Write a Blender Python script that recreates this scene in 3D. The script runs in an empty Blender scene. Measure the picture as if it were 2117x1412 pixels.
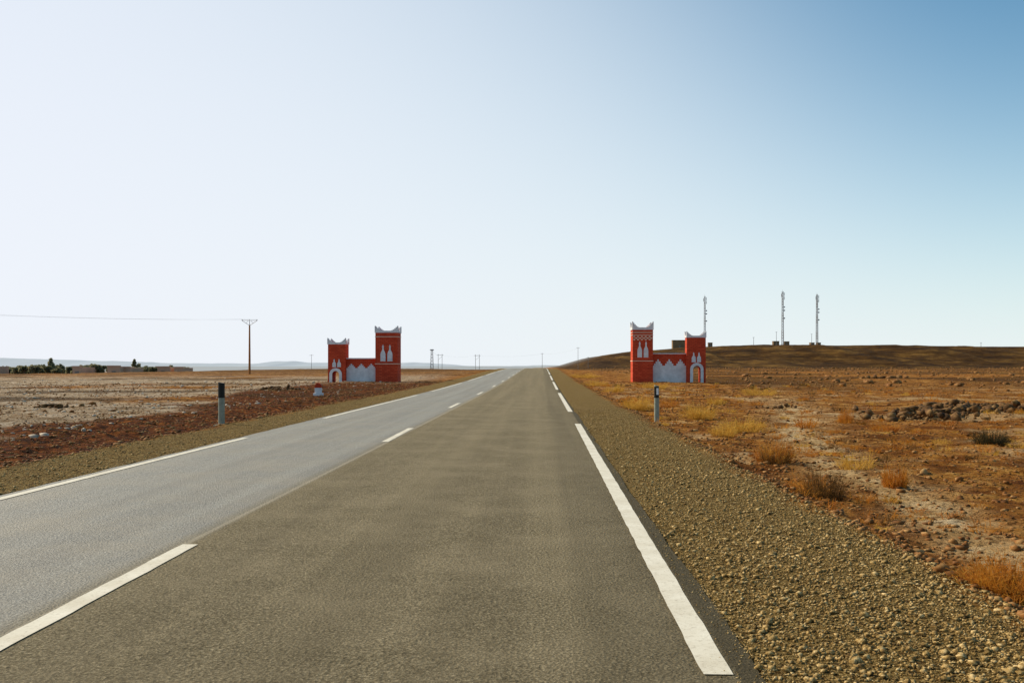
import bpy, bmesh, math, random
import numpy as np
from mathutils import Vector
random.seed(7); rng=np.random.default_rng(11)
scene=bpy.context.scene
scene.view_settings.view_transform='Standard'; scene.view_settings.look='None'
scene.view_settings.exposure=0; scene.view_settings.gamma=1
F=2058.0; CH=1.52; VX=1120.0; VY=753.0
# ---------------------------------------------------------------- noise
TB=np.random.default_rng(5).random((256,256))
def vn(x,y,s=0):
    x=np.asarray(x,float)+s*17.31; y=np.asarray(y,float)+s*9.77
    xi=np.floor(x).astype(int); yi=np.floor(y).astype(int)
    fx=x-xi; fy=y-yi; fx=fx*fx*(3-2*fx); fy=fy*fy*(3-2*fy)
    a=TB[xi%256,yi%256]; b=TB[(xi+1)%256,yi%256]; c=TB[xi%256,(yi+1)%256]; d=TB[(xi+1)%256,(yi+1)%256]
    return (a*(1-fx)+b*fx)*(1-fy)+(c*(1-fx)+d*fx)*fy
def fbm(x,y,s=0,o=4):
    t=0;a=.5;n=0
    for i in range(o):
        t=t+a*vn(x*2**i,y*2**i,s+i*3); n+=a; a*=.5
    return t/n
def ss(a,b,x):
    t=np.clip((np.asarray(x,float)-a)/(b-a),0,1); return t*t*(3-2*t)
# ---------------------------------------------------------------- terrain heights
XC=-2.97; XL=-6.3; XR=1.06
def zroad(y): return .72*ss(45,185,y)-2.6*ss(190,330,y)
def crown(x): return -.015*np.abs(np.clip(x,XL,XR)-XC)
def terr(x,y):
    x=np.asarray(x,float); y=np.asarray(y,float)
    wr=np.exp(-((x-XC)/16)**2)
    left=.42*ss(60,230,y)-4.5*ss(270,520,y)-1.9*ss(-55,-120,x)*ss(110,260,y)
    right=-.05+.0*y
    side=ss(-14,12,x)
    base=left*(1-side)+right*side
    z=zroad(y)*wr+base*(1-wr)
    top=np.interp(x,[14,20,32,46,57,88,115,139,230,315,420,800],[0,.8,4.2,8.2,9.8,12.0,13.3,13.9,13.6,12.9,13.4,10])
    top=top+(fbm(x/22,y/60,4)-.5)*1.0*ss(20,60,x)
    hs=ss(455,640,y+60*(fbm(x/16,y/90,8)-.5)*ss(20,60,x))
    z=z+top*hs*(1-ss(1500,3000,y))+(fbm(x/5,y/12,18,4)-.5)*1.5*ss(15,50,x)*ss(440,500,y)*(1-ss(600,650,y))
    z=z-9*ss(900,2500,y)
    out=np.maximum(np.maximum(XL-x,x-XR),0)
    sl=np.maximum(XL-x-1.65,0); sr=np.maximum(x-XR-1.85,0)
    e=fbm(x*.9,y*.5,2)
    drop=.13*ss(0,.5,sl+(e-.5)*.5)+.10*ss(0,.45,sr+(e-.5)*.4)
    z=z-drop
    off=ss(1.4,3.0,out)
    z=z+off*((fbm(x/7,y/7,1,3)-.5)*.30*ss(2,10,out)+(fbm(x*1.4,y*1.4,6,3)-.5)*.12+(fbm(x*5,y*5,7,2)-.5)*.07)
    z=z+off*ss(60,200,y)*(fbm(x/30,y/30,12,3)-.5)*.35
    rb=np.exp(-((x+10.2+(fbm(y/6,y/9,3)-.5)*2)/1.8)**2)*ss(8,16,y)*(1-ss(60,80,y))
    z=z+rb*(fbm(x*1.1,y*1.1,9)-.25)*.26
    z=z+crown(x)
    z=z+np.where(out>0.02,-.006+(fbm(x*8,y*8,13,2)-.5)*.018*ss(0,.2,out),-.04)
    return z
def tz(x,y): return float(terr(np.array([x]),np.array([y]))[0])
def ypos(py): return F*CH/(py-VY)
def xat(px,d): return (px-VX)*d/F
# ---------------------------------------------------------------- node helpers
def new_mat(name):
    m=bpy.data.materials.new(name); m.use_nodes=True
    nt=m.node_tree; b=nt.nodes['Principled BSDF']; b.inputs['Roughness'].default_value=.85
    b.inputs['Specular IOR Level'].default_value=.25
    return m,nt,b
def N(nt,t,**k):
    n=nt.nodes.new(t)
    for a,v in k.items(): setattr(n,a,v)
    return n
def coord(nt): return N(nt,'ShaderNodeTexCoord').outputs['Object']
def mapping(nt,v,scale):
    m=N(nt,'ShaderNodeMapping'); nt.links.new(v,m.inputs['Vector']); m.inputs['Scale'].default_value=scale; return m.outputs[0]
def noise(nt,v,scale,detail=4,rough=.6,out='Fac'):
    n=N(nt,'ShaderNodeTexNoise'); nt.links.new(v,n.inputs['Vector'])
    n.inputs['Scale'].default_value=scale; n.inputs['Detail'].default_value=detail; n.inputs['Roughness'].default_value=rough
    return n.outputs[out]
def ramp(nt,v,stops):
    r=N(nt,'ShaderNodeValToRGB'); nt.links.new(v,r.inputs['Fac'])
    while len(r.color_ramp.elements)<len(stops): r.color_ramp.elements.new(.5)
    for e,(p,c) in zip(r.color_ramp.elements,stops):
        e.position=p; e.color=(c,c,c,1) if isinstance(c,(int,float)) else (*c,1)
    return r.outputs['Color']
def mix(nt,f,a,b,mode='MIX'):
    m=N(nt,'ShaderNodeMix',data_type='RGBA',blend_type=mode)
    for k,v in ((0,f),(6,a),(7,b)):
        s=m.inputs[k]
        if isinstance(v,bpy.types.NodeSocket): nt.links.new(v,s)
        elif k==0: s.default_value=v
        else: s.default_value=(*v,1) if len(v)==3 else v
    return m.outputs[2]
def math_(nt,op,a,b=0.0):
    m=N(nt,'ShaderNodeMath',operation=op)
    for i,v in enumerate((a,b)):
        if isinstance(v,bpy.types.NodeSocket): nt.links.new(v,m.inputs[i])
        else: m.inputs[i].default_value=v
    return m.outputs[0]
def mrange(nt,v,a,b_,c=0,d=1,smooth=False):
    m=N(nt,'ShaderNodeMapRange'); nt.links.new(v,m.inputs[0])
    for i,k in enumerate((a,b_,c,d)): m.inputs[i+1].default_value=k
    if smooth: m.interpolation_type='SMOOTHSTEP'
    return m.outputs[0]
def bump(nt,b,h,strength,dist):
    n=N(nt,'ShaderNodeBump'); nt.links.new(h,n.inputs['Height']); n.inputs['Strength'].default_value=strength; n.inputs['Distance'].default_value=dist
    nt.links.new(n.outputs[0],b.inputs['Normal'])
def simple(name,c,var=.25,sc=8,rough=.85,spec=.2,bmp=0):
    m,nt,b=new_mat(name); v=coord(nt); n=noise(nt,v,sc,5)
    lo=tuple(k*(1-var) for k in c); hi=tuple(min(1,k*(1+var)) for k in c)
    nt.links.new(ramp(nt,n,[(.3,lo),(.7,hi)]),b.inputs['Base Color'])
    b.inputs['Roughness'].default_value=rough; b.inputs['Specular IOR Level'].default_value=spec
    if bmp: bump(nt,b,noise(nt,v,sc*4,4),.5,bmp)
    return m
# ---------------------------------------------------------------- mesh helpers
def np_obj(name,V,Fc,mat,smooth=False,parent=None):
    V=np.asarray(V,np.float32); Fc=np.asarray(Fc,np.int32); k=Fc.shape[1]
    me=bpy.data.meshes.new(name); me.vertices.add(len(V)); me.vertices.foreach_set('co',V.ravel())
    me.loops.add(Fc.size); me.loops.foreach_set('vertex_index',Fc.ravel())
    me.polygons.add(len(Fc)); me.polygons.foreach_set('loop_start',np.arange(0,Fc.size,k,dtype=np.int32))
    try: me.polygons.foreach_set('loop_total',np.full(len(Fc),k,np.int32))
    except Exception: pass
    me.update(calc_edges=True); me.validate()
    if smooth: me.polygons.foreach_set('use_smooth',np.ones(len(Fc),bool))
    me.materials.append(mat)
    o=bpy.data.objects.new(name,me); scene.collection.objects.link(o)
    if parent: o.parent=parent
    return o
class MB:
    def __init__(s): s.v=[]; s.f=[]; s.m=[]
    def add(s,vs,fs,m=0):
        o=len(s.v); s.v+=[tuple(v) for v in vs]
        for f in fs: s.f.append([i+o for i in f]); s.m.append(m)
    def box(s,x0,x1,y0,y1,z0,z1,m=0):
        s.add([(x0,y0,z0),(x1,y0,z0),(x1,y1,z0),(x0,y1,z0),(x0,y0,z1),(x1,y0,z1),(x1,y1,z1),(x0,y1,z1)],
              [(0,3,2,1),(4,5,6,7),(0,1,5,4),(1,2,6,5),(2,3,7,6),(3,0,4,7)],m)
    def prism(s,poly,y0,y1,m=0,axis='y'):
        n=len(poly)
        if axis=='y': vs=[(a,y0,b) for a,b in poly]+[(a,y1,b) for a,b in poly]
        elif axis=='x': vs=[(y0,a,b) for a,b in poly]+[(y1,a,b) for a,b in poly]
        else: vs=[(a,b,y0) for a,b in poly]+[(a,b,y1) for a,b in poly]
        fs=[tuple(range(n)),tuple(reversed(range(n,2*n)))]+[(i,(i+1)%n,n+(i+1)%n,n+i)for i in range(n)]
        s.add(vs,fs,m)
    def cyl(s,p0,p1,r0,r1,n=8,m=0):
        p0=Vector(p0);p1=Vector(p1);d=(p1-p0).normalized()
        a=d.orthogonal().normalized(); b=d.cross(a)
        vs=[]
        for p,r in((p0,r0),(p1,r1)):
            for i in range(n):
                t=2*math.pi*i/n; vs.append(p+a*math.cos(t)*r+b*math.sin(t)*r)
        s.add(vs,[tuple(reversed(range(n))),tuple(range(n,2*n))]+[(i,(i+1)%n,n+(i+1)%n,n+i)for i in range(n)],m)
    def obj(s,name,mats,parent=None,bevel=0):
        me=bpy.data.meshes.new(name); me.from_pydata(s.v,[],s.f)
        for m in mats: me.materials.append(m)
        me.polygons.foreach_set('material_index',s.m)
        bm=bmesh.new(); bm.from_mesh(me); bmesh.ops.recalc_face_normals(bm,faces=bm.faces); bm.to_mesh(me); bm.free()
        o=bpy.data.objects.new(name,me); scene.collection.objects.link(o)
        if parent: o.parent=parent
        if bevel:
            md=o.modifiers.new('b','BEVEL'); md.width=bevel; md.segments=2; md.limit_method='ANGLE'
        return o
def empty(name,loc=(0,0,0)):
    e=bpy.data.objects.new(name,None); scene.collection.objects.link(e); return e
# ---------------------------------------------------------------- ground
ys=list(np.arange(-60,0,1.5)); y=0.
while y<9000:
    ys.append(y); y+=max(.07,.011*y) if not 430<y<660 else 2.5
ys=np.array(ys)
xs=list(np.arange(-9.,4.5,.085)); st=.085; x=xs[-1]
while x<7000: st=max(.085,(x-2)*.022); x+=st; xs.append(x)
x=-9.; 
while x>-7000: st=max(.085,(abs(x)-6)*.022); x-=st; xs.insert(0,x)
xs=np.array(xs)
X,Y=np.meshgrid(xs,ys); Z=terr(X,Y)
nx,ny=len(xs),len(ys)
V=np.stack([X.ravel(),Y.ravel(),Z.ravel()],1)
idx=np.arange(nx*ny).reshape(ny,nx)
Fc=np.stack([idx[:-1,:-1].ravel(),idx[:-1,1:].ravel(),idx[1:,1:].ravel(),idx[1:,:-1].ravel()],1)
gm,nt,b=new_mat('ground_soil')
v=coord(nt)
at=N(nt,'ShaderNodeAttribute',attribute_name='zone'); sep=N(nt,'ShaderNodeSeparateColor'); nt.links.new(at.outputs['Color'],sep.inputs[0])
at2=N(nt,'ShaderNodeAttribute',attribute_name='zone2'); sep2=N(nt,'ShaderNodeSeparateColor'); nt.links.new(at2.outputs['Color'],sep2.inputs[0])
n1=noise(nt,v,1.2,8,.72); n2=noise(nt,v,14,6,.7); n3=noise(nt,v,.12,5,.6); n4=noise(nt,v,42,4,.75); n5=noise(nt,v,4.5,5,.7); n6=noise(nt,v,.5,7,.74)
soil=ramp(nt,n1,[(.36,(.085,.024,.003)),(.46,(.29,.105,.015)),(.56,(.52,.245,.050)),(.68,(.70,.42,.15))])
soil=mix(nt,ramp(nt,n3,[(.45,0),(.62,.5)]),soil,(.36,.115,.010))
soil=mix(nt,ramp(nt,n6,[(.41,.85),(.51,0)]),soil,(.16,.048,.006))
gravel=ramp(nt,n4,[(.37,(.030,.017,.004)),(.5,(.27,.165,.045)),(.61,(.62,.44,.18))])
gravel=mix(nt,ramp(nt,n1,[(.45,0),(.7,.35)]),gravel,(.19,.10,.02))
red=ramp(nt,n5,[(.38,(.018,.005,.001)),(.50,(.115,.027,.004)),(.64,(.34,.11,.02))])
sand=ramp(nt,n1,[(.34,(.24,.145,.065)),(.5,(.46,.335,.21)),(.66,(.66,.54,.40))])
track=ramp(nt,n1,[(.34,(.42,.22,.065)),(.5,(.70,.47,.22)),(.66,(.80,.64,.40))])
hill=ramp(nt,noise(nt,mapping(nt,v,(.05,.03,.4)),1,10,.8),[(.40,(.014,.006,.001)),(.52,(.070,.033,.006)),(.62,(.19,.10,.022))])
c=mix(nt,sep.outputs[2],soil,sand)
c=mix(nt,sep.outputs[1],c,red)
c=mix(nt,sep2.outputs[0],c,hill)
c=mix(nt,sep2.outputs[2],c,track)
c=mix(nt,sep.outputs[0],c,gravel)
c=mix(nt,ramp(nt,n2,[(.37,.85),(.50,0)]),c,(.05,.020,.003))
c=mix(nt,sep2.outputs[1],c,(.36,.38,.39))  # distance haze painted into the far plain's colour
nt.links.new(c,b.inputs['Base Color']); b.inputs['Roughness'].default_value=.95; b.inputs['Specular IOR Level'].default_value=.05
bh=math_(nt,'ADD',math_(nt,'MULTIPLY',n2,1.0),math_(nt,'MULTIPLY',n4,.7))
bump(nt,b,bh,1.0,.09)
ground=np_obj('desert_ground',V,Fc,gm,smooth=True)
out=np.maximum(np.maximum(XL-X,X-XR),0)
e=fbm(X*1.2,Y*.7,21,4)-.5
gL=1-ss(1.45,1.85,(XL-X)+e*.7); gR=1-ss(1.65,1.95,(X-XR)+e*.5)
g=np.where(X<XC,gL,gR)
redm=ss(.1,.4,(XL-X)-1.6+e)*(1-ss(-.9,.9,(-X)-(11.4+.085*Y)+ (fbm(X*.35,Y*.2,31,4)-.5)*9))*(1-ss(75,95,Y))
sandL=np.where(X<-8,ss(.30,.50,fbm(X/9,Y/11,41,5)+.10)*ss(8,14,-X),0)*(1-ss(90,150,Y)*.85)
xp=np.interp(Y,[3,8,10,15,23,35,60],[3.6,3.85,4.2,4.7,6.0,9,14])
sandR=np.exp(-((X-xp)/(.30+.020*Y))**2)*ss(.34,.50,fbm(X*1.3,Y*.8,51,4)+.06)*(1-ss(30,60,Y))
sandR=np.maximum(sandR,np.where(X>3.4,ss(.53,.66,fbm(X/2.5,Y/2.5,61,5))*.6*(1-ss(40,90,Y)),0))
track_=np.clip(sandR,0,1)*.9
sand_=np.clip(sandL,0,1)
hillm=ss(300,430,Y)*ss(5,15,X)*(1-ss(1500,2500,Y)); hillm=np.maximum(hillm,np.where(X>14,ss(35,90,Y)*ss(.32,.52,fbm(X/18,Y/22,71))*.72,0))
hillm=np.maximum(hillm,np.where(X<-5,ss(110,210,Y)*.6,0)*(1-ss(600,900,Y)))
hillm=np.maximum(hillm,np.where(X<-9,ss(.52,.62,fbm(X/14,Y/5,77,4))*.7,0)*ss(25,40,Y)*(1-ss(600,900,Y)))
haze_far=ss(600,1500,Y)*np.where(X>60,ss(2500,3500,Y),1)  # mask for the painted haze on the distant plain
def attr(me,name,a,bb,cc):
    at=me.attributes.new(name,'FLOAT_COLOR','POINT')
    arr=np.stack([a.ravel(),bb.ravel(),cc.ravel(),np.ones(a.size)],1).astype(np.float32)
    at.data.foreach_set('color',arr.ravel())
attr(ground.data,'zone',g,redm,sand_); attr(ground.data,'zone2',hillm,haze_far,track_)
# ---------------------------------------------------------------- road
rx=np.array(sorted(list(np.linspace(XL-.02,XC,14))+list(np.linspace(XC+.3,XR+.02,13))))
ry=ys[(ys<420)]
RX,RY=np.meshgrid(rx,ry); RZ=zroad(RY)+crown(RX)
RX2=RX.copy()
RX2[:,0]+=(fbm(ry*1.5,ry*0,3,3)-.5)*.09; RX2[:,-1]+=(fbm(ry*.9,ry*0+5,4,5)-.5)*.09
idx=np.arange(RX.size).reshape(RX.shape)
RF=np.stack([idx[:-1,:-1].ravel(),idx[:-1,1:].ravel(),idx[1:,1:].ravel(),idx[1:,:-1].ravel()],1)
am,nt,b=new_mat('asphalt'); v=coord(nt)
sx=N(nt,'ShaderNodeSeparateXYZ'); nt.links.new(v,sx.inputs[0])
fine=noise(nt,v,42,7,.95); mid=noise(nt,v,.9,8,.68); streak=noise(nt,mapping(nt,v,(2.0,.03,1)),1,5,.6)
vor=N(nt,'ShaderNodeTexVoronoi'); nt.links.new(v,vor.inputs['Vector']); vor.inputs['Scale'].default_value=55
base=ramp(nt,fine,[(.39,(.040,.029,.013)),(.5,(.195,.150,.078)),(.61,(.50,.41,.25))])
base_glare=ramp(nt,fine,[(.39,(.070,.060,.040)),(.5,(.225,.205,.155)),(.61,(.52,.49,.40))])  # left lane colour lightened to stand in for sun glare
lane=mrange(nt,sx.outputs[0],-3.1,-2.85,1,0)
c=mix(nt,lane,base,base_glare)
c=mix(nt,ramp(nt,streak,[(.38,.0),(.62,.36)]),c,(.090,.069,.036))
c=mix(nt,ramp(nt,mid,[(.42,0),(.68,.38)]),c,(.33,.265,.16))
edge=mrange(nt,sx.outputs[0],.94,.98)
c=mix(nt,math_(nt,'MULTIPLY',edge,.70),c,(.042,.032,.014))
dk=mrange(nt,sx.outputs[0],.15,.30)
c=mix(nt,math_(nt,'MULTIPLY',dk,.28),c,(.06,.047,.024))
seam=math_(nt,'ABSOLUTE',math_(nt,'ADD',sx.outputs[0],2.93))
c=mix(nt,mrange(nt,seam,.012,.035,.45,0),c,(.42,.36,.26))
stain=noise(nt,mapping(nt,v,(3,1.2,1)),1,3,.5)
c=mix(nt,ramp(nt,stain,[(.72,0),(.78,.35)]),c,(.05,.04,.022))
nt.links.new(c,b.inputs['Base Color'])
nt.links.new(ramp(nt,lane,[(0,.85),(1,.55)]),b.inputs['Roughness']); nt.links.new(mrange(nt,lane,0,1,.10,.45),b.inputs['Specular IOR Level'])
bump(nt,b,math_(nt,'ADD',fine,vor.outputs['Distance']),.8,.012)
np_obj('asphalt_road',np.stack([RX2.ravel(),RY.ravel(),RZ.ravel()],1),RF,am,smooth=True)
pm,nt,b=new_mat('road_paint'); v=coord(nt)
w=noise(nt,v,26,7,.85); w2=noise(nt,v,2.5,4,.6)
c=mix(nt,ramp(nt,w,[(.52,0),(.64,.55)]),ramp(nt,w2,[(.3,(.62,.55,.41)),(.7,(.78,.72,.58))]),(.30,.24,.15))
nt.links.new(c,b.inputs['Base Color']); b.inputs['Roughness'].default_value=.6; bump(nt,b,w,.4,.004)
def marking(segs,w,name):
    vs=[];fs=[]
    for (a,bb,xf) in segs:
        yy=np.unique(np.concatenate([[a],ys[(ys>a)&(ys<bb)],[bb]]))
        for i,yv in enumerate(yy):
            for k in (-1,0,1):
                xx=xf(yv)+k*w/2+ (0 if k==0 else (float(vn(yv*5,k*3+2.2,5))-.5)*.010); vs.append((xx,yv,float(zroad(yv)+crown(xx))+.006))
            if i:
                o=len(vs)
                for j in (0,1): fs.append((o-6+j,o-5+j,o-2+j,o-3+j))
    return np_obj(name,vs,fs,pm)
rl=lambda y:.86+.0025*min(y,25)
marking([(-17,-2,rl)]+[(4.91+27.2*i,25.6+27.2*i,rl) for i in range(9)],.155,'road_edge_line')
ll=lambda y:-6.12
marking([(-20,20.6,ll)]+[(28.0+27.2*i,49+27.2*i,ll) for i in range(9)],.13,'road_edge_line')
cl=lambda y:-2.80-.0095*min(y,35)
marking([(4.1+14.8*i-(0),8.15+14.8*i,cl) for i in range(-2,20)],.13,'road_centre_line')
# ---------------------------------------------------------------- stones (numpy)
bm=bmesh.new(); bmesh.ops.create_icosphere(bm,subdivisions=1,radius=1); IV=np.array([v.co[:] for v in bm.verts]); IF=np.array([[v.index for v in f.verts] for f in bm.faces]); bm.free()
def stones(name,xx,yy,rr,mat,flat=.65,sink=.3,zz=None):
    n=len(xx); zz=terr(xx,yy) if zz is None else zz
    j=1+rng.uniform(-.38,.38,(n,12,1)); S=np.stack([rr*rng.uniform(.6,1.4,n),rr*rng.uniform(.6,1.4,n),rr*flat*rng.uniform(.6,1.3,n)],1)[:,None,:]
    P=IV[None]*j*S; a=rng.uniform(0,6.28,n); ca,sa=np.cos(a)[:,None],np.sin(a)[:,None]
    Q=P.copy(); Q[:,:,0]=P[:,:,0]*ca-P[:,:,1]*sa; Q[:,:,1]=P[:,:,0]*sa+P[:,:,1]*ca
    Q+=np.stack([xx,yy,zz+rr*flat*(1-sink)*.8],1)[:,None,:]
    FF=(IF[None]+(np.arange(n)*12)[:,None,None]).reshape(-1,3)
    return np_obj(name,Q.reshape(-1,3),FF,mat)
def stonemat(name,stops,sc):
    m,nt,b=new_mat(name); v=coord(nt); nt.links.new(ramp(nt,noise(nt,v,sc,4,.7),stops),b.inputs['Base Color']); bump(nt,b,noise(nt,v,sc*3,3),.4,.01); return m
gs=stonemat('gravel_stone',[(.36,(.055,.030,.007)),(.5,(.29,.175,.048)),(.64,(.64,.46,.21))],24)
fs_=stonemat('field_stone',[(.3,(.05,.018,.004)),(.5,(.22,.085,.016)),(.72,(.50,.31,.12))],5)
pale=stonemat('pale_stone',[(.3,(.25,.17,.10)),(.6,(.65,.55,.42))],3)
n=46000; yy=3.6*np.exp(rng.random(n)*math.log(34/3.6)); xx=XR+.03+rng.random(n)**.9*1.95
n2=16000; y2=7*np.exp(rng.random(n2)*math.log(45/7)); x2=XL-.03-rng.random(n2)*1.8
n3_=1500; y3=3.6*np.exp(rng.random(n3_)*math.log(25/3.6)); x3=XR+.05-rng.random(n3_)**3*.25
xx=np.concatenate([xx,x2]); yy=np.concatenate([yy,y2])
stones('gravel',xx,yy,rng.uniform(.003,.011,len(xx))*(1+1.3*(rng.random(len(xx))<.08)),gs)
stones('gravel',x3,y3,rng.uniform(.003,.007,n3_),gs,zz=zroad(y3)+crown(x3))
n=13000; yy=4.5*np.exp(rng.random(n)*math.log(90/4.5)); xx=2.95+rng.random(n)**1.3*(.55*yy+2)
n2=11000; y2=11*np.exp(rng.random(n2)*math.log(90/11)); x2=-8.0-rng.random(n2)**1.6*(.45*y2+2)
xx=np.concatenate([xx,x2]); yy=np.concatenate([yy,y2])
stones('field_stones',xx,yy,rng.gamma(1.5,.008,len(xx))+.004+.0005*yy,fs_,flat=.6,sink=.5)
n=1500; yy=18*np.exp(rng.random(n)*math.log(110/18)); xx=-11-rng.random(n)*(.55*yy)
stones('field_stones',xx,yy,rng.gamma(1.4,.018,n)+.01+.0004*yy,pale,flat=.5,sink=.5)
n=1600; yy=60+rng.random(n)**.8*400; xx=12+rng.random(n)*(.5*yy)
stones('field_stones',xx,yy,rng.gamma(1.4,.08,n)+.03+.0003*yy,fs_,flat=.6,sink=.5)
def bank(name,pts,n,wid,h,rmin,rmax,mat):
    t=rng.random(n); px=np.interp(t,np.linspace(0,1,len(pts)),[p[0] for p in pts]); py=np.interp(t,np.linspace(0,1,len(pts)),[p[1] for p in pts])
    u=rng.normal(0,.45,n); uy=rng.normal(0,.45,n)
    xx=px+u*wid; yy=py+uy*wid
    hh=h*np.exp(-(u**2+uy**2)*2.2)*rng.random(n)*(.2+1.1*vn(t*9,t*0,3))
    r=rmin+(rmax-rmin)*rng.random(n)**2.8
    return stones(name,xx,yy,r,mat,flat=.7,zz=terr(xx,yy)+hh)
ps=stonemat('pile_stone',[(.3,(.030,.013,.003)),(.5,(.12,.055,.014)),(.75,(.34,.20,.07))],3)
bank('rock_pile',[(11.5,31),(13.8,35),(16.5,37),(19.5,37.5),(23,37.5),(28,38)],1000,1.6,.34,.04,.22,ps)
bank('rock_pile',[(-18.6,36.5),(-17.5,37.2)],26,.6,.08,.05,.16,ps)
bank('rock_pile',[(-17.5,62),(-15.5,61)],90,1.0,.25,.05,.17,ps)
bank('rock_pile',[(39,118),(42,118)],30,1.2,.2,.1,.4,ps)
bank('rock_pile',[(8.5,37),(9.5,37.5)],22,.5,.1,.04,.13,ps)
# ---------------------------------------------------------------- dry vegetation
def tuft(acc,cx,cy,R,H,nb,w=.006,spread=1.0,upright=.35):
    cz=tz(cx,cy)
    ex=random.uniform(.75,1.25); ph=random.uniform(0,6.28)
    for i in range(nb):
        a=random.uniform(0,6.283); r0=R*.7*math.sqrt(random.random()); lean=random.random()**.6*spread*(1+.4*math.sin(3*a+ph))
        bx=cx+math.cos(a)*r0; by=cy+math.sin(a)*r0; L=H*(.3+.95*random.random()**1.6)*(1-.25*lean)
        a2=a+random.uniform(-.9,.9); ho=R*lean*.65
        p0=(bx,by,cz-.02); p1=(bx+math.cos(a2)*ho*.45,by+math.sin(a2)*ho*.45*ex,cz+L*.5*(1-upright*lean*.3)); p2=(bx+math.cos(a2)*ho,by+math.sin(a2)*ho*ex,cz+L*(1-.5*lean*lean))
        t0=random.uniform(0,6.28); tx,ty=math.cos(t0)*w,math.sin(t0)*w
        o=len(acc[0])
        acc[0].extend([(p0[0]-tx,p0[1]-ty,p0[2]),(p0[0]+tx,p0[1]+ty,p0[2]),(p1[0]+tx*.8,p1[1]+ty*.8,p1[2]),(p1[0]-tx*.8,p1[1]-ty*.8,p1[2]),
                       (p2[0]+tx*.3,p2[1]+ty*.3,p2[2]),(p2[0]-tx*.3,p2[1]-ty*.3,p2[2])])
        acc[1].extend([(o,o+1,o+2,o+3),(o+3,o+2,o+4,o+5)])
        for k in range(2):
            s_=p1 if k==0 else ((p1[0]+p2[0])/2,(p1[1]+p2[1])/2,(p1[2]+p2[2])/2)
            q=(s_[0]+random.uniform(-1,1)*R*.3,s_[1]+random.uniform(-1,1)*R*.3,s_[2]+H*random.uniform(-.05,.25))
            o=len(acc[0]); acc[0].extend([(s_[0]-tx*.6,s_[1]-ty*.6,s_[2]),(s_[0]+tx*.6,s_[1]+ty*.6,s_[2]),(q[0]+tx*.3,q[1]+ty*.3,q[2]+w*.4),(q[0]-tx*.3,q[1]-ty*.3,q[2]-w*.4)]); acc[1].append((o,o+1,o+2,o+3))
def grassmat(name,a,bb,sc=3):
    m,nt,b=new_mat(name); v=coord(nt)
    col=ramp(nt,noise(nt,v,sc,5,.7),[(.35,a),(.65,bb)])
    nt.links.new(col,b.inputs['Base Color'])
    tr=N(nt,'ShaderNodeBsdfTranslucent'); nt.links.new(col,tr.inputs[0])
    ms=N(nt,'ShaderNodeMixShader'); ms.inputs[0].default_value=.4; nt.links.new(b.outputs[0],ms.inputs[1]); nt.links.new(tr.outputs[0],ms.inputs[2])
    nt.links.new(ms.outputs[0],nt.nodes['Material Output'].inputs[0]); return m
gy=grassmat('straw_yellow',(.46,.23,.02),(.76,.46,.09)); go=grassmat('straw_rust',(.38,.11,.012),(.64,.28,.03)); gd=grassmat('twig_dark',(.06,.026,.006),(.20,.095,.02)); gg=grassmat('twig_olive',(.028,.022,.008),(.085,.060,.02))
def shrub(px,py,wpx,hpx,mat,nb=420,name='dry_shrub',upr=.3):
    d=F*(CH+.15)/(py-VY)
    acc=([],[]); tuft(acc,xat(px,d),d,wpx/2*d/F*1.05,hpx*d/F,int(nb*.75),w=.002+.00014*d,upright=upr); return np_obj(name,acc[0],acc[1],mat)
shrub(1600,958,92,54,go,420); shrub(1602,961,76,38,gd,220); shrub(1604,958,70,40,gy,200)
shrub(1700,1035,100,66,gd,420); shrub(1672,1026,100,48,go,300)
shrub(1850,1012,55,50,go,420)
shrub(2050,918,75,34,gg,720)
shrub(2085,1238,200,84,go,1100); shrub(2110,1242,130,45,gd,350)
shrub(1445,868,74,36,gy,480); shrub(1535,893,96,34,gy,480); shrub(1320,850,64,30,gy,450); shrub(1300,842,40,20,go,200)
shrub(1770,973,84,42,gy,220); shrub(1665,885,54,28,go,260); shrub(1748,872,36,36,go,240); shrub(1570,818,74,20,gy,320)
shrub(1385,843,44,20,go,260); shrub(1232,800,50,14,gy,280); shrub(1208,786,60,12,gy,280); shrub(1270,812,44,16,gy,260); shrub(1920,838,40,24,go,240)
shrub(1700,945,80,12,go,260); shrub(1495,905,60,26,gy,300); shrub(1355,805,60,14,gy,240); shrub(1480,838,40,18,gy,200); shrub(1830,890,60,22,go,260)
acc=([],[]); acc2=([],[]); acc3=([],[])
for i in range(1000):
    yv=6.0*math.exp(random.random()*math.log(80/6.0)); xv=3.1+random.random()**1.35*(.5*yv+1.5)
    if float(fbm(xv/4,yv/4,91,3))<.47: continue
    s=random.uniform(.03,.15)*(1+.012*yv); tuft(random.choice((acc,acc2,acc2,acc3)),xv,yv,s*1.5,s*.9,int(random.uniform(18,50)),w=.0018+.00018*yv)
for i in range(160):
    yv=14*math.exp(random.random()*math.log(100/14)); xv=-8.6-random.random()*(.4*yv)
    s=random.uniform(.04,.10)*(1+.012*yv); tuft(acc3,xv,yv,s*1.4,s*.8,int(random.uniform(14,30)),w=.002+.00016*yv)
np_obj('dry_grass',*acc,gy); np_obj('dry_grass',*acc2,go); np_obj('dry_grass',*acc3,gd)
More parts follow.
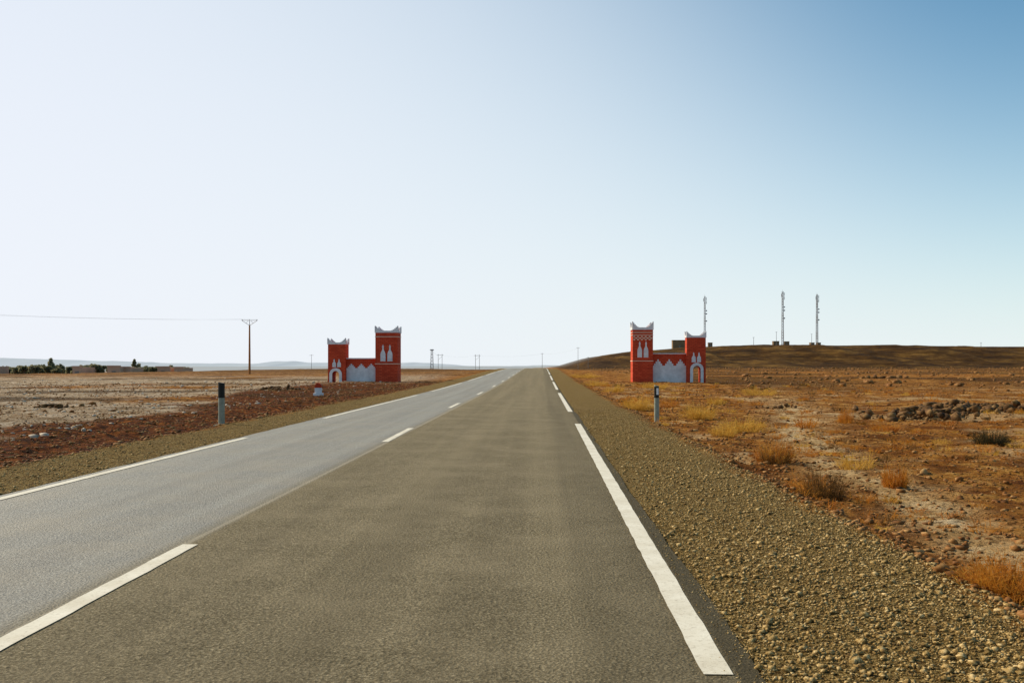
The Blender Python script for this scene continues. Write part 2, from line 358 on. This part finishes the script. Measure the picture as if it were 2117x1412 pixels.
# ---------------------------------------------------------------- gateway
rm,nt,b=new_mat('red_plaster'); v=coord(nt)
mp=N(nt,'ShaderNodeMapping'); nt.links.new(v,mp.inputs[0]); mp.inputs['Rotation'].default_value=(math.radians(90),0,0)
br=N(nt,'ShaderNodeTexBrick'); nt.links.new(mp.outputs[0],br.inputs['Vector']); br.inputs['Scale'].default_value=1.0
br.inputs['Brick Width'].default_value=.34; br.inputs['Row Height'].default_value=.13; br.inputs['Mortar Size'].default_value=.014
br.inputs['Color1'].default_value=(.68,.095,.038,1); br.inputs['Color2'].default_value=(.52,.060,.024,1); br.inputs['Mortar'].default_value=(.36,.038,.018,1)
st=noise(nt,v,1.5,6,.65)
c=mix(nt,ramp(nt,st,[(.45,0),(.75,.5)]),br.outputs[0],(.32,.04,.02))
nt.links.new(c,b.inputs['Base Color']); b.inputs['Specular IOR Level'].default_value=.1; bump(nt,b,br.outputs['Fac'],.25,-.01)
wm=simple('white_limewash',(.72,.70,.69),.16,2.5,.8,.2,.01)
cm=simple('cream_trim',(.74,.55,.40),.15,3)
GY=86.0; S=F/GY
gx=lambda px:(px-VX)/S
gz=lambda py:CH+(VY-py)/S
def crown_prof(w,h,hb):
    a=[(0,0),(w,0)]; q=[(0,1),(.05,1),(.05,.74),(.11,.74),(.11,.50),(.17,.50),(.17,.28),(.23,.28),(.23,.10),(.30,.10),(.30,0)]
    top=[(w*(1-u),hb+(h-hb)*t) for u,t in q]; top+=[(w-x_,z_) for x_,z_ in reversed(top)]
    return a+top
def crown_ring(mb,x0,x1,y0,y1,zb,h,m,t=.14,ov=.05):
    x0-=ov;x1+=ov;y0-=ov;y1+=ov; hb=h*.30
    P=[(x0+a,zb+b_) for a,b_ in crown_prof(x1-x0,h,hb)]
    mb.prism(P,y0,y0+t,m); mb.prism(P,y1-t,y1,m)
    ya,yb=y0+t+.002,y1-t-.002
    P=[(ya+a,zb+b_) for a,b_ in crown_prof(yb-ya,h*.9,hb)]
    mb.prism(P,x0,x0+t,m,'x'); mb.prism(P,x1-t,x1,m,'x')
def bottle(mb,cx,zb,w,h,y,m):
    q=[(-.5,0),(.5,0),(.5,.42),(.42,.52),(.18,.66),(.13,.80),(.22,.84),(.12,.90),(0,1),(-.12,.90),(-.22,.84),(-.13,.80),(-.18,.66),(-.42,.52),(-.5,.42)]
    mb.prism([(cx+a*w,zb+b_*h) for a,b_ in q],y-.035,y+.01,m)
def arch(cx,w,zs,n=10,zb=-.35):
    p=[(cx+w/2,zb),(cx+w/2,zs)]
    for i in range(1,n): t=math.pi*i/n; p.append((cx+w/2*math.cos(t),zs+w/2*math.sin(t)))
    return p+[(cx-w/2,zs),(cx-w/2,zb)]
def band(mb,x0,x1,y0,y1,z,h,m):
    mb.box(x0-.03,x1+.03,y0-.03,y1+.03,z,z+h,m)
def tall(parent,x0,x1,zt,zc,bz0,bz1,bands,creamb,checker=None,cr=3):
    mb=MB(); y0,y1=GY,GY+2.0
    mb.box(x0,x1,y0,y1,-.5,zt,0)
    crown_ring(mb,x0,x1,y0,y1,zt+.002,zc-zt,1)
    for z in bands: band(mb,x0,x1,y0,y1,z,.06,2 if creamb else 1)
    w=x1-x0; cx=(x0+x1)/2
    for k in (-1,1): bottle(mb,cx+k*w*.155,bz0,w*.225,bz1-bz0,y0,1)
    if checker:
        n=10; cw=(w-.1)/n
        for r in range(3):
            for i in range(n):
                if (i+r)%2==0: mb.box(x0+.05+i*cw+.006,x0+.05+(i+1)*cw-.006,y0-.02,y0+.01,checker+r*.12+.004,checker+(r+1)*.12-.004,2)
    mb.obj('tall_tower',[rm,wm,cm],parent)
def small(parent,x0,x1,zt,zc,bz0,bz1,ocx,ow,oz,aw,az,dep=1.5):
    mb=MB(); y0,y1=GY,GY+dep
    zs=oz-ow/2
    poly=[(x0,-.5),(x0,zt),(x1,zt),(x1,-.5)]
    o=arch(ocx,ow,zs,10,-.5)
    mb.prism(poly+o,y0,y1,0)
    crown_ring(mb,x0,x1,y0,y1,zt+.002,zc-zt,1,t=.12)
    outer=arch(ocx,aw,az-aw/2,14,-.4); inner=arch(ocx,ow,zs,10,-.4)
    mb.prism(outer[::1]+inner[::-1],y0-.05,y0+.01,1)
    w=x1-x0; cx=(x0+x1)/2
    for k in (-1,1): bottle(mb,cx+k*w*.14,bz0,w*.21,bz1-bz0,y0,1)
    mb.obj('small_tower',[rm,wm,cm],parent)
def linkwall(parent,x0,x1,zt,zp,zv,peaks):
    mb=MB(); y0,y1=GY+.5,GY+.9
    mb.box(x0+.003,x1-.003,y0,y1,-.5,zt,0); mb.box(x0+.003,x1-.003,y0-.05,y1+.05,zt+.002,zt+.08,1)
    n=3; P=[(x0+.004,-.4)]; W=(x1-x0-.008)/peaks; stepx=W/(2*n+1); top=[]
    for p in range(peaks):
        xa=x0+.004+p*W
        for i,l in enumerate([0,1,2,3,2,1,0]):
            z=zv+(zp-zv)*l/3; top+=[(xa+i*stepx,z),(xa+(i+1)*stepx,z)]
    P=P+[top[0]]
    for q in top[1:]:
        if abs(q[0]-P[-1][0])>1e-5 or abs(q[1]-P[-1][1])>1e-5: P.append(q)
    P.append((x1-.004,-.4))
    mb.prism(P,y0-.04,y0+.01,1)
    mb.obj('linking_wall',[rm,wm],parent)
G1=empty('kasbah_gateway')
tall(G1,gx(776),gx(822),gz(689),gz(675),gz(748),gz(713),[gz(754),gz(698)],True)
small(G1,gx(678),gx(714),gz(713),gz(700),gz(760),gz(743),gx(694),.60,gz(768),1.08,gz(762))
linkwall(G1,gx(714),gx(776),gz(743),gz(753),gz(762),3)
G2=empty('kasbah_gateway')
tall(G2,gx(1308),gx(1350),gz(683),gz(666),gz(740),gz(706),[gz(748),gz(689),gz(694.5)],True,gz(704.5))
small(G2,gx(1420),gx(1459),gz(699),gz(686),gz(750),gz(729),gx(1440.5),.66,gz(757),1.15,gz(751),1.1)
linkwall(G2,gx(1350),gx(1420),gz(733),gz(744),gz(757),3)
# ---------------------------------------------------------------- delineator posts
pw=simple('post_grey',(.27,.29,.22),.2,10,.6,.3); pb=simple('post_black',(.012,.014,.012),.2,10,.5); rf=simple('reflector_white',(.8,.8,.78),.05,10,.3,.5); con=simple('concrete',(.36,.29,.19),.25,12,.9,.1,.01)
def post(px,py,hm,w,refl):
    d=ypos(py+1); x=xat(px,d); z=tz(x,d); hm=hm+(tz(XR,d)-z)*1.0
    mb=MB()
    def ring(z0,z1,zb1,m,g=0):
        sec=[(w/2*math.cos(t),-w*.42*math.sin(t)) for t in [math.pi*i/8 for i in range(9)]]+[(-w/2+.01,.03),(w/2-.01,.03)]
        n=len(sec); k=1+g
        lo=[(x+a*k,d+b_*k,z0) for a,b_ in sec]; hi=[(x+a*k,d+b_*k,z1-(zb1*(a/w+.5))) for a,b_ in sec]
        mb.add(lo+hi,[tuple(range(n)),tuple(reversed(range(n,2*n)))]+[(i,(i+1)%n,n+(i+1)%n,n+i)for i in range(n)],m)
    if refl:
        ring(z-.2,z+hm-.36,0,0); ring(z+hm-.358,z+hm-.05,0,1,.02); ring(z+hm-.048,z+hm,.03,0)
        mb.box(x-.012,x+.045,d-w*.42-.012,d-w*.42+.004,z+hm-.27,z+hm-.09,2)
    else:
        ring(z-.2,z+hm-.40,0,0); ring(z+hm-.398,z+hm,.03,1,.02)
    mb.box(x-.17,x+.12,d-.12,d+.14,z-.15,z+.035,3)
    mb.obj('delineator_post',[pw,pb,rf,con],None)
post(458,875,1.12,.165,False); post(1357.5,866,1.02,.135,True)
# ---------------------------------------------------------------- kilometre stone
kd=ypos(813); kx=xat(658,kd); kz=tz(kx,kd); km=MB()
km.box(kx-.24,kx+.24,kd-.14,kd+.2,kz-.2,kz+.14,0)
km.prism([(kx-.17,kz+.142),(kx+.17,kz+.142),(kx+.17,kz+.42),(kx-.17,kz+.42)],kd-.08,kd+.12,0)
km.prism([(kx-.17,kz+.422),(kx+.17,kz+.422)]+[(kx+.17*math.cos(t),kz+.50+.17*math.sin(t)) for t in [math.pi*i/10 for i in range(11)]],kd-.08,kd+.12,1)
km.obj('kilometre_stone',[wm,rm],None,.012)
# ---------------------------------------------------------------- power poles and wires
wood=simple('pole_wood',(.34,.14,.04),.3,3); steel=simple('galvanised_steel',(.26,.23,.20),.2,3,.5,.5); wire=simple('wire_aluminium',(.45,.45,.45),.1,3); dark=simple('weathered_steel',(.22,.20,.18),.2,3)
def pole_main(x,y,top,name='utility_pole'):
    z=tz(x,y); mb=MB(); mb.cyl((x,y,z-.5),(x,y,top-.7),.17,.10,10,0)
    for s in(-1,1):
        mb.cyl((x,y,top-.75),(x+s*1.05,y,top-.05),.035,.03,6,1); mb.cyl((x+s*1.05,y,top-.05),(x+s*1.05,y,top+.15),.05,.04,6,1)
        mb.cyl((x+s*.5,y,top-.42),(x+s*.15,y,top),.02,.02,6,1)
    mb.cyl((x-1.15,y,top),(x+1.15,y,top),.03,.03,6,1); mb.cyl((x,y,top-.7),(x,y,top+.12),.05,.035,6,1)
    mb.obj(name,[wood,steel])
PX,PY,PT=xat(516,142),142.,CH+(VY-663)*142/F
pole_main(PX,PY,PT); QX,QY,QT=-88.,84.,PT+.6
pole_main(QX,QY,QT)
def wirespan(mb,a,bb,sag,r=.012,n=24):
    a=Vector(a);bb=Vector(bb);pr=a
    for i in range(1,n+1):
        t=i/n; p=a.lerp(bb,t); p.z-=4*sag*t*(1-t); mb.cyl(pr,p,r,r,4,0); pr=p
mb=MB()
for s in(-1.05,0,1.05): wirespan(mb,(PX+s,PY,PT+.15),(QX+s,QY,QT+.15),1.0,.006)
mb.obj('power_line',[wire])
def simplepole(px,ptop,d,kind,wpx=8):
    x=xat(px,d); z=tz(x,d)-.3; t=CH+(VY-ptop)*d/F; mb=MB(); r=.09*d/400
    if kind=='H':
        w=wpx*d/F/2
        for s in(-1,1): mb.cyl((x+s*w,d,z),(x+s*w,d,t),r,r*.8,6)
        mb.cyl((x-w*1.7,d,t-.5),(x+w*1.7,d,t-.5),r*.7,r*.7,5); mb.cyl((x-w,d,t-2.5),(x+w,d,t-1),r*.4,r*.4,5)
    elif kind=='L':
        for sx_ in(-1,1):
            for sy in(-1,1): mb.cyl((x+sx_*.6,d+sy*.6,z),(x+sx_*.3,d+sy*.3,t),.07,.05,4)
        k=7
        for i in range(k):
            za=z+(t-z)*i/k; zb=z+(t-z)*(i+1)/k; wa=.6-.3*i/k; wb=.6-.3*(i+1)/k
            for sy in (-1,1):
                mb.cyl((x-wa,d+sy*wa,za),(x+wb,d+sy*wb,zb),.04,.04,4); mb.cyl((x+wa,d+sy*wa,za),(x-wb,d+sy*wb,zb),.04,.04,4)
        mb.box(x-.7,x+.7,d-.4,d+.4,t-.5,t-.15)
    else:
        mb.cyl((x,d,z),(x,d,t),r,r*.7,6); mb.cyl((x-.7,d,t-.3),(x+.7,d,t-.3),r*.5,r*.5,5)
    mb.obj('lattice_pylon' if kind=='L' else 'utility_pole',[dark]); return (x,d,t-.4)
a0=simplepole(644,733,330,'P'); a1=simplepole(893,722,380,'L'); a2=simplepole(910,732,430,'H'); a3=simplepole(987,733,430,'H',8); a4=simplepole(1121,730,420,'P'); a5=simplepole(1195,718,390,'P'); simplepole(1216,738,470,'P')
mb=MB()
for p,q in((a1,a2),(a2,a3),(a3,a4),(a4,a5)): wirespan(mb,p,q,.8,.012,8)
mb.obj('power_line',[wire])
# ---------------------------------------------------------------- telecom masts
mr=simple('mast_paint',(.20,.15,.13),.3,.4); mw=simple('mast_pale',(.34,.33,.34),.2,.4); hutm=simple('hut_plaster',(.22,.14,.07),.2,.5)
def mast(px,ptop,d,wb,name='telecom_mast'):
    x=xat(px,d); z=tz(x,d)-.3; t=CH+(VY-ptop)*d/F; H=t-z; mb=MB(); k=20
    w=lambda u: wb*(1-.35*u)
    L=[(-1,-1),(1,-1),(1,1),(-1,1)]
    for i in range(k):
        u0,u1=i/k,(i+1)/k; m=0 if (i//3)%2 else 1
        for j,(a,c_) in enumerate(L):
            a2_,c2=L[(j+1)%4]; w0,w1=w(u0),w(u1)
            mb.cyl((x+a*w0,d+c_*w0,z+H*u0),(x+a*w1,d+c_*w1,z+H*u1),.14,.14,4,m)
            mb.cyl((x+a*w0,d+c_*w0,z+H*u0),(x+a2_*w1,d+c2*w1,z+H*u1),.08,.08,4,m)
            mb.cyl((x+a*w1,d+c_*w1,z+H*u1),(x+a2_*w1,d+c2*w1,z+H*u1),.07,.07,4,m)
    mb.cyl((x,d,t),(x,d,t+1.5),.06,.04,5,0)
    for u,s in((.95,1),(.93,-1),(.88,1),(.72,1),(.66,1),(.52,1)):
        if u>.85:
            mb.box(x+s*1.0-.15,x+s*1.0+.15,d-.9,d-.6,z+H*u-1.1,z+H*u+1.1,1); mb.cyl((x,d-.7,z+H*u),(x+s*1.0,d-.7,z+H*u),.06,.06,4)
        else:
            mb.cyl((x+s*1.0,d-1.0,z+H*u),(x+s*1.0,d-.6,z+H*u),.5,.45,12,1); mb.cyl((x+s*.5,d-.6,z+H*u),(x+s*1.0,d-.6,z+H*u),.08,.08,4)
    mb.obj(name,[mr,mw])
mast(1457,613,690,.55); mast(1618,603,690,.62); mast(1689,609,690,.62)
def hut(px0,px1,ptop,d,dep=4,name='equipment_hut'):
    x0,x1=xat(px0,d),xat(px1,d); z=min(tz(x0,d),tz(x1,d))-.5; t=CH+(VY-ptop)*d/F; mb=MB()
    mb.box(x0,x1,d,d+dep,z,t); mb.box(x0-.15,x1+.15,d-.15,d+dep+.15,t+.002,t+.25,0)
    mb.box((x0+x1)/2-.45,(x0+x1)/2+.45,d-.05,d+.02,z+.5,z+2.6,1)
    mb.obj(name,[hutm,dark])
hut(1599,1611,706,688); hut(1622,1632,706.5,688); hut(1676,1684,709,688); hut(1690,1697,709,688); hut(1465,1473,709,688)
hut(1391,1419,704,645,6,'mud_brick_house')
for px,pt in((1605,686),(1678,690),(1558,697),(2028,708)): simplepole(px,pt,680,'P')
# ---------------------------------------------------------------- distant trees + houses
lm=grassmat('foliage_haze_tint',(.12,.125,.06),(.36,.32,.18),.45)  # leaf colours lightened to paint in distance haze
trk=simple('bark',(.16,.11,.07),.2,4)
vs=[];fcs=[];tb=MB()
def leafclump(cx,cy,cz,rx_,rz_,n,sz):
    for i in range(n):
        u=Vector((random.gauss(0,1),random.gauss(0,1),random.gauss(0,1))).normalized()*(random.random()**.45)
        c_=Vector((cx+u.x*rx_,cy+u.y*rx_,cz+u.z*rz_)); a=Vector((random.gauss(0,1),random.gauss(0,1),random.gauss(0,1))).normalized(); b_=a.orthogonal().normalized(); s=sz*random.uniform(.5,1.3)
        cc=a.cross(b_); o=len(vs)
        for p in (c_+b_*s,c_+cc*s,c_-b_*s,c_-cc*s): vs.append(tuple(p))
        fcs.append((o,o+1,o+2,o+3))
def tree(px,ptop,d,wpx,kind=0):
    x=xat(px,d); z=tz(x,d); t=CH+(VY-ptop)*d/F; H=t-z; w=wpx*d/F/2
    tb.cyl((x,d,z-.3),(x,d,z+H*.6),.18,.08,6)
    for k in range(4):
        a=random.uniform(0,6.28); tb.cyl((x,d,z+H*.35),(x+math.cos(a)*w*.6,d+math.sin(a)*w*.6,z+H*.7),.08,.03,5)
    if kind: 
        for k in range(6): leafclump(x+random.uniform(-.2,.2)*w,d,z+H*(.25+.13*k),w*(1-.1*k),H*.12,60,.28)
    else:
        for k in range(7):
            a=random.uniform(0,6.28); r=random.random()*w*.7
            leafclump(x+math.cos(a)*r,d+math.sin(a)*r,z+H*random.uniform(.3,.80),w*random.uniform(.3,.55),H*random.uniform(.14,.24),50,.32)
for i in range(150):
    px=random.uniform(-350,395); 
    if px>300 and random.random()<.5: continue
    dens=754+4*math.sin(px*.05)+random.uniform(-3,8)
    if px>225: dens=max(dens,759)
    tree(px,dens,random.uniform(205,260),random.uniform(14,32))
tree(104,741,235,14,1); tree(107,748,236,14,1); tree(277,744,240,10,1); tree(285,752,240,14,0); tree(190,751,240,26); tree(128,753,230,22); tree(355,755,260,14); tree(303,756,250,16)
tree(-120,738,280,20,1); tree(-200,745,300,30)
np_obj('distant_trees',vs,fcs,lm); tb.obj('distant_tree_trunks',[trk])
hm2=simple('clay_house_wall',(.60,.36,.23),.15,.3)
def house(px0,px1,ptop,d):
    x0,x1=xat(px0,d),xat(px1,d); z=tz(x0,d)-1; t=CH+(VY-ptop)*d/F; mb=MB(); mb.box(x0,x1,d,d+7,z,t,0); mb.box(x0-.1,x1+.1,d-.1,d+.25,t+.002,t+.3,0)
    n=max(1,int((x1-x0)/3))
    for i in range(n): cx=x0+(i+.5)*(x1-x0)/n; mb.box(cx-.4,cx+.4,d-.04,d+.02,t-1.8,t-.8,1)
    mb.obj('clay_house',[hm2,dark])
house(222,248,759,200); house(252,268,761,202); house(322,352,760,240); house(-60,-20,758,200); house(360,378,761,240); house(150,168,760,201)
# ---------------------------------------------------------------- distant mountains
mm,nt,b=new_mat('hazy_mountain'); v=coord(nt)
nt.links.new(ramp(nt,noise(nt,mapping(nt,v,(.0006,.0006,.004)),1,6,.6),[(.3,(.43,.48,.53)),(.7,(.49,.53,.57))]),b.inputs['Base Color']); b.inputs['Specular IOR Level'].default_value=0  # pale blue base colour carries the distance haze
def ridge(name,d,pts,dep,seed):
    pxs=np.arange(-900,3000,6.); prof=np.interp(pxs,[p[0] for p in pts],[p[1] for p in pts])+ (fbm(pxs/60,pxs*0,seed,5)-.5)*5
    rows=14; Vv=[];n=len(pxs)
    for r in range(rows):
        t=r/(rows-1); dd=d+dep*(t-1)
        zz=(CH+(VY-prof)*d/F+60)*(t**1.2)-60+(fbm(pxs/15,pxs*0+r*.7,seed+4,4)-.5)*16*math.sin(t*3.1)
        for i in range(n): Vv.append(((pxs[i]-VX)*d/F,dd,zz[i]))
    I=np.arange(rows*n).reshape(rows,n)
    np_obj(name,Vv,np.stack([I[:-1,:-1].ravel(),I[:-1,1:].ravel(),I[1:,1:].ravel(),I[1:,:-1].ravel()],1),mm,smooth=True)
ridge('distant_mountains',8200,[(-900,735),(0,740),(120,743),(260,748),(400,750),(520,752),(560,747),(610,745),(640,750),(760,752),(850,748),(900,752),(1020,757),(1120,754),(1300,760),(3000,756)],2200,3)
# ---------------------------------------------------------------- light
az=math.radians(-64); el=math.radians(38)
w=bpy.data.worlds.new('World'); scene.world=w; w.use_nodes=True; nt=w.node_tree
sky=nt.nodes.new('ShaderNodeTexSky'); sky.sky_type='NISHITA'; sky.sun_disc=False; sky.sun_elevation=el; sky.sun_rotation=az
sky.air_density=1.0; sky.dust_density=.6; sky.ozone_density=2.0; sky.altitude=800
STR=.12
tc=N(nt,'ShaderNodeTexCoord').outputs['Generated']; sp=N(nt,'ShaderNodeSeparateXYZ'); nt.links.new(tc,sp.inputs[0])
dt=N(nt,'ShaderNodeVectorMath',operation='DOT_PRODUCT'); nt.links.new(tc,dt.inputs[0]); dt.inputs[1].default_value=(math.sin(az),math.cos(az),0)
zs=math_(nt,'ADD',math_(nt,'MULTIPLY',math_(nt,'POWER',mrange(nt,dt.outputs['Value'],-.1,.86,0,1),2.4),1.6),.175)
zz_=math_(nt,'MAXIMUM',sp.outputs[2],0.0)
hz=math_(nt,'EXPONENT',math_(nt,'MULTIPLY',math_(nt,'POWER',math_(nt,'DIVIDE',zz_,zs),1.45),-1.0))
tint=mix(nt,1.0,sky.outputs[0],(.42,.95,1.02),'MULTIPLY')
sunw=mrange(nt,dt.outputs['Value'],0,.85,0,1)
hazec=mix(nt,sunw,(.83/STR,.90/STR,.90/STR),(.88/STR,.90/STR,.97/STR))
skc=mix(nt,math_(nt,'MULTIPLY',hz,.98),tint,hazec)
bg=nt.nodes['Background']; nt.links.new(skc,bg.inputs[0]); bg.inputs[1].default_value=STR
ld=bpy.data.lights.new('sun','SUN'); ld.energy=5.0; ld.angle=math.radians(.5); ld.color=(1,.89,.70)
lo=bpy.data.objects.new('sun',ld); scene.collection.objects.link(lo)
to=Vector((math.sin(az)*math.cos(el),math.cos(az)*math.cos(el),math.sin(el)))
lo.rotation_euler=(-to).to_track_quat('-Z','Y').to_euler(); lo.location=(0,0,50)
# ---------------------------------------------------------------- camera
cd=bpy.data.cameras.new('camera'); cd.sensor_width=36; cd.lens=35; cd.clip_start=.1; cd.clip_end=20000
cd.shift_x=-(VX-1058.5)/2117; cd.shift_y=(VY-706)/2117
co=bpy.data.objects.new('camera',cd); scene.collection.objects.link(co); co.location=(0,0,CH+float(crown(np.array([0.]))[0])); co.rotation_euler=(math.radians(90),0,0)
scene.camera=co
